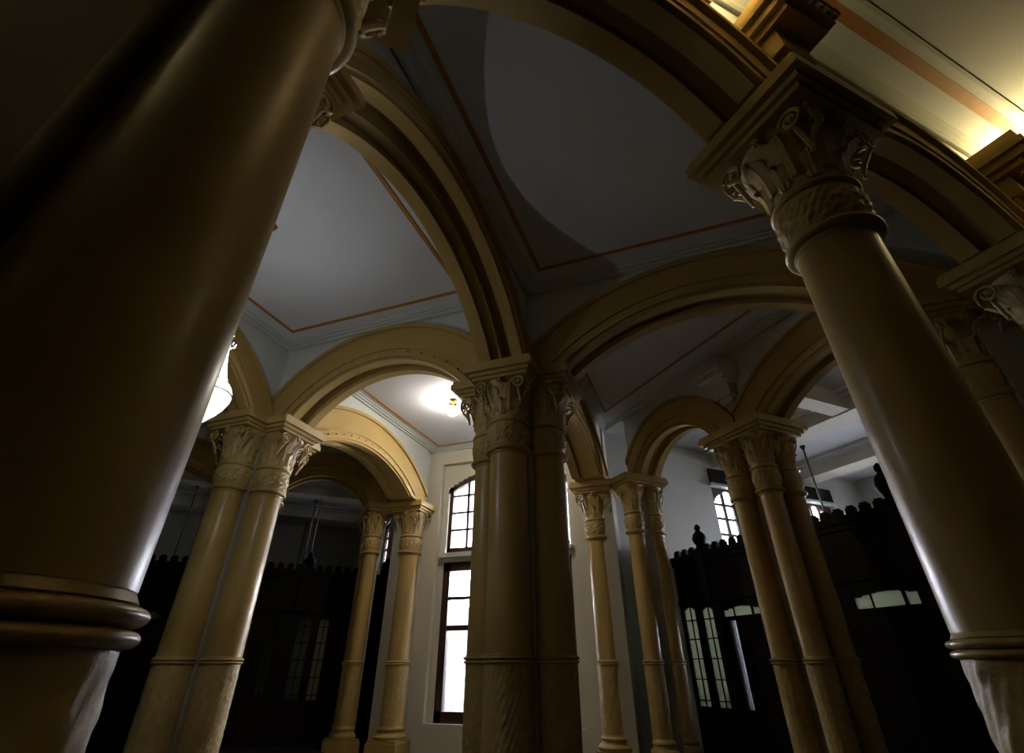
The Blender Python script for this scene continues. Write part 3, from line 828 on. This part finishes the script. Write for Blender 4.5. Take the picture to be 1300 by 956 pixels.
def sconce(s, t, z, label, watts):
    c = DG(s, t)
    root = thing('wall_sconce', label, 'lamp', (c[0] * U, c[1] * U, EYE + z * U), -3 * pi / 4, 'uplighters along the hall arcade')
    b = MB(); b.box((0, 0.0, -0.02), (0.05, 0.012, 0.09)); b.tube([(0, 0, -0.05), (0, 0.22, -0.09), (0, 0.39, -0.02)], 0.012, 8)
    link('backplate', b.mesh('backplate', 'brass'), root, loc=(0, 0, 0))
    b = MB(); b.lathe([(0.0, -0.02), (0.05, -0.015), (0.09, 0.03), (0.11, 0.09), (0.105, 0.09), (0.085, 0.035), (0.04, 0.0), (0.0, -0.01)], 24, (0, 0.40, 0))
    link('metal_bowl', b.mesh('metal_bowl', 'brass', True), root, loc=(0, 0, 0))
    l = bpy.data.lights.new('sconce_light', 'POINT'); l.energy = watts; l.color = (1.0, 0.80, 0.36); l.shadow_soft_size = 0.06
    lo = bpy.data.objects.new('sconce_light', l); COL.objects.link(lo); lo.parent = root; lo.location = (0, 0.40, 0.09)
sconce(-0.30, 2.12, 1.37, 'brass wall uplighter beyond the right edge of the picture', SCONCE_W)
sconce(-0.30, 0.66, 1.39, 'brass wall uplighter above the top edge of the picture', SCONCE_W * 0.16)
sconce(-0.30, -1.0, 1.37, 'added brass uplighter, unseen, lighting the wall left of the huge column', SCONCE_W * 0.14)  # added lamp out of view, brightens the wall beside the column

# ---------------------------------------------------------------- timber screens
def screen(mr, openings, transoms, finials, label, s0=SW, s1=-0.25):
    T = 2.60; th = 0.02
    A, B = DG(s0, T), DG(s1, T)
    if mr: A, B = MIR(A), MIR(B)
    fr, L = frame(A, B)
    root = thing('timber_screen', label, 'screen', W((A[0] + B[0]) / 2, (A[1] + B[1]) / 2, FL), 0, 'tall timber screens of the side rooms')
    def bx(b, sa, sb, za, zb, v=th, v0=0.0): b.box(((sa + sb) / 2 - s0, v0, (za + zb) / 2), ((sb - sa) / 2, v, (zb - za) / 2), fr)
    ZB, ZT, ZH = -0.20, 0.345, 0.60
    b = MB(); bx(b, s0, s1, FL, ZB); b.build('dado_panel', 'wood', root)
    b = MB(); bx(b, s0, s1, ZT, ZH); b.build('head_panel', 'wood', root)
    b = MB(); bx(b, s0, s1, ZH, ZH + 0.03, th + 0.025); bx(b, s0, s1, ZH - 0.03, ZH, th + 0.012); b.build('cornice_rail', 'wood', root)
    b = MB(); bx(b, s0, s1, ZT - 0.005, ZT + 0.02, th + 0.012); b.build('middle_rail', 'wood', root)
    allo = sorted([(o[0], o[1], ZB, o[2], 'w') for o in openings] + [(o[0], o[1], o[2], o[3], o[4:] or 't') for o in transoms], key=lambda o: o[0])
    s = s0
    for (a, c, z0, z1, k) in allo:
        if a > s + 0.001:
            b = MB(); bx(b, s, a, ZB, ZT); b.build('stile', 'wood', root)
        if z0 > ZB and k == 't': b = MB(); bx(b, a, c, ZB, z0); b.build('stile', 'wood', root)
        elif z0 > ZB:
            q0, q1 = k
            b = MB(); bx(b, a, q0, ZB, z0); b.build('stile', 'wood', root)
            b = MB(); bx(b, q1, c, ZB, z0); b.build('stile', 'wood', root)
            b = MB(); bx(b, q0, q1, z0 - 0.02, z0); b.build('transom_rail', 'wood', root)
            b = MB(); bx(b, q0, q1, ZB, z0 - 0.02, 0.003); b.build('pane', 'glass', root)
        # shallow arched head above each light
        b = MB(); n = 8
        for i in range(n):
            sa = a + (c - a) * i / n; sb = a + (c - a) * (i + 1) / n
            d = ((sa + sb) / 2 - (a + c) / 2) / ((c - a) / 2)
            bx(b, sa, sb, z1 - 0.02 * d * d, ZT)
        b.build('arched_head', 'wood', root)
        p = MB(); bx(p, a, c, z0, z1, 0.003); pane = p.build('pane', 'frost', root)
        mb = MB()
        if k == 'w':
            z = z0 + 0.03
            while z < z1 - 0.03:
                bx(mb, a, c, z - 0.003, z + 0.003, 0.008); z += 0.105
            m_ = (a + c) / 2
        else:
            m_ = a + (c - a) * 0.28; bx(mb, a + (c - a) * 0.76, a + (c - a) * 0.80, z0, z1, 0.01)
        bx(mb, m_ - 0.003, m_ + 0.003, z0, z1, 0.008)
        mb.build('muntin', 'wood', pane)
        s = c
    if s < s1: b = MB(); bx(b, s, s1, ZB, ZT); b.build('stile', 'wood', root)
    # battlement cresting
    mm = MB(); x = s0 + 0.04; n = 0
    cm = MB(); cm.box((0, 0, 0), (0.024 * U, 0.012 * U, 0.018 * U)); cm.box((0, 0, 0.022 * U), (0.016 * U, 0.010 * U, 0.006 * U))
    cme = cm.mesh('merlon', 'wood'); rz = atan2(B[1] - A[1], B[0] - A[0])
    while x < s1 - 0.03:
        o = link('merlon', cme, root, loc=tuple(fr(x - s0, 0, ZH + 0.048) - root.location), rz=rz); x += 0.072
    fm = MB(); fm.box((0, 0, -0.02 * U), (0.035 * U, 0.035 * U, 0.02 * U))
    fm.lathe([(0.03 * U, 0.0), (0.026 * U, 0.012 * U), (0.016 * U, 0.02 * U), (0.03 * U, 0.045 * U), (0.036 * U, 0.07 * U), (0.028 * U, 0.10 * U), (0.012 * U, 0.12 * U), (0.016 * U, 0.135 * U), (0.014 * U, 0.15 * U), (0.006 * U, 0.16 * U), (0.0, 0.165 * U)], 16)
    fme = fm.mesh('finial', 'wood', True)
    for fs, top in finials:
        b = MB(); bx(b, fs - 0.04, fs + 0.04, ZT, ZH + 0.045, th + 0.03); b.build('post', 'wood', root)
        o = link('finial', fme, root, loc=tuple(fr(fs - s0, 0, ZH + 0.045) - root.location), rz=rz)
        k = (top - ZH - 0.045) / 0.165; o.scale = (1.35, 1.35, k)
    return root
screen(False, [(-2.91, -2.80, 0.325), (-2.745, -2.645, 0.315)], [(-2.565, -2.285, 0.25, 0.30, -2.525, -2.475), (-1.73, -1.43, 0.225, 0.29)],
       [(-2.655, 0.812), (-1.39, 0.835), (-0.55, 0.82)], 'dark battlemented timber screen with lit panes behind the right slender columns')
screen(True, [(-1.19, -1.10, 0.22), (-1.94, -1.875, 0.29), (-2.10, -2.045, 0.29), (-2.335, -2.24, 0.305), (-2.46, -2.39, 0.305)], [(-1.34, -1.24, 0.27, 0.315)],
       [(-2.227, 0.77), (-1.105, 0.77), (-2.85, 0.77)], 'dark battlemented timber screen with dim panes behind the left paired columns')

# ---------------------------------------------------------------- pendant rods in the side rooms
def pendant(x, y, ztop, zbot, label):
    root = thing('pendant_lamp', label, 'lamp', W(x, y, zbot), 0, 'pendant lamps on long rods')
    h = (ztop - zbot) * U
    b = MB(); b.tube([(0, 0, 0.1), (0, 0, h)], 0.022, 8); link('rod', b.mesh('rod', 'iron', True), root, loc=(0, 0, 0))
    b = MB(); b.lathe([(0.0, h), (0.075, h), (0.07, h - 0.02), (0.035, h - 0.09), (0.016, h - 0.13)], 14); link('canopy', b.mesh('canopy', 'iron', True), root, loc=(0, 0, 0))
    b = MB(); b.lathe([(0.02, 0.14), (0.06, 0.12), (0.17, 0.03), (0.18, 0.0), (0.16, 0.0), (0.05, 0.10)], 18); link('shade', b.mesh('shade', 'iron', True), root, loc=(0, 0, 0))
for x, y, zt, lb in ((-3.53, 3.95, 1.375, 'pendant rod with cone canopy, right of the paired columns'),
                     (-3.43, 3.91, H, 'taller pendant rod just right of the cone topped one, by the paired columns'),
                     (-4.53, 4.98, H, 'short looking farther pendant rod right of the paired columns'),
                     (-4.25, 3.21, 1.375, 'pendant rod with cone canopy, left of the paired columns'),
                     (-4.40, 3.10, H, 'pendant rod nearest to the huge left column'),
                     (-5.10, 4.02, H, 'farther pendant rod just left of the paired columns'),
                     (0.81, 4.04, 1.375, 'pendant rod in the right side room beside the slender columns')):
    pendant(x, y, zt, 0.42, lb)

# ---------------------------------------------------------------- outside
b = MB(); b.box((-5.0, 22.0, 0.3), (14, 0.3, 3.2)); 
for k in range(6): b.box((-12 + 3 * k, 21.68, 1.6), (0.6, 0.05, 0.9))
b.box((-5, 21.6, 3.55), (14.3, 0.5, 0.12))
tag(b.build('outside_building', 'stone'), 'pale building seen through the tall window', 'building')
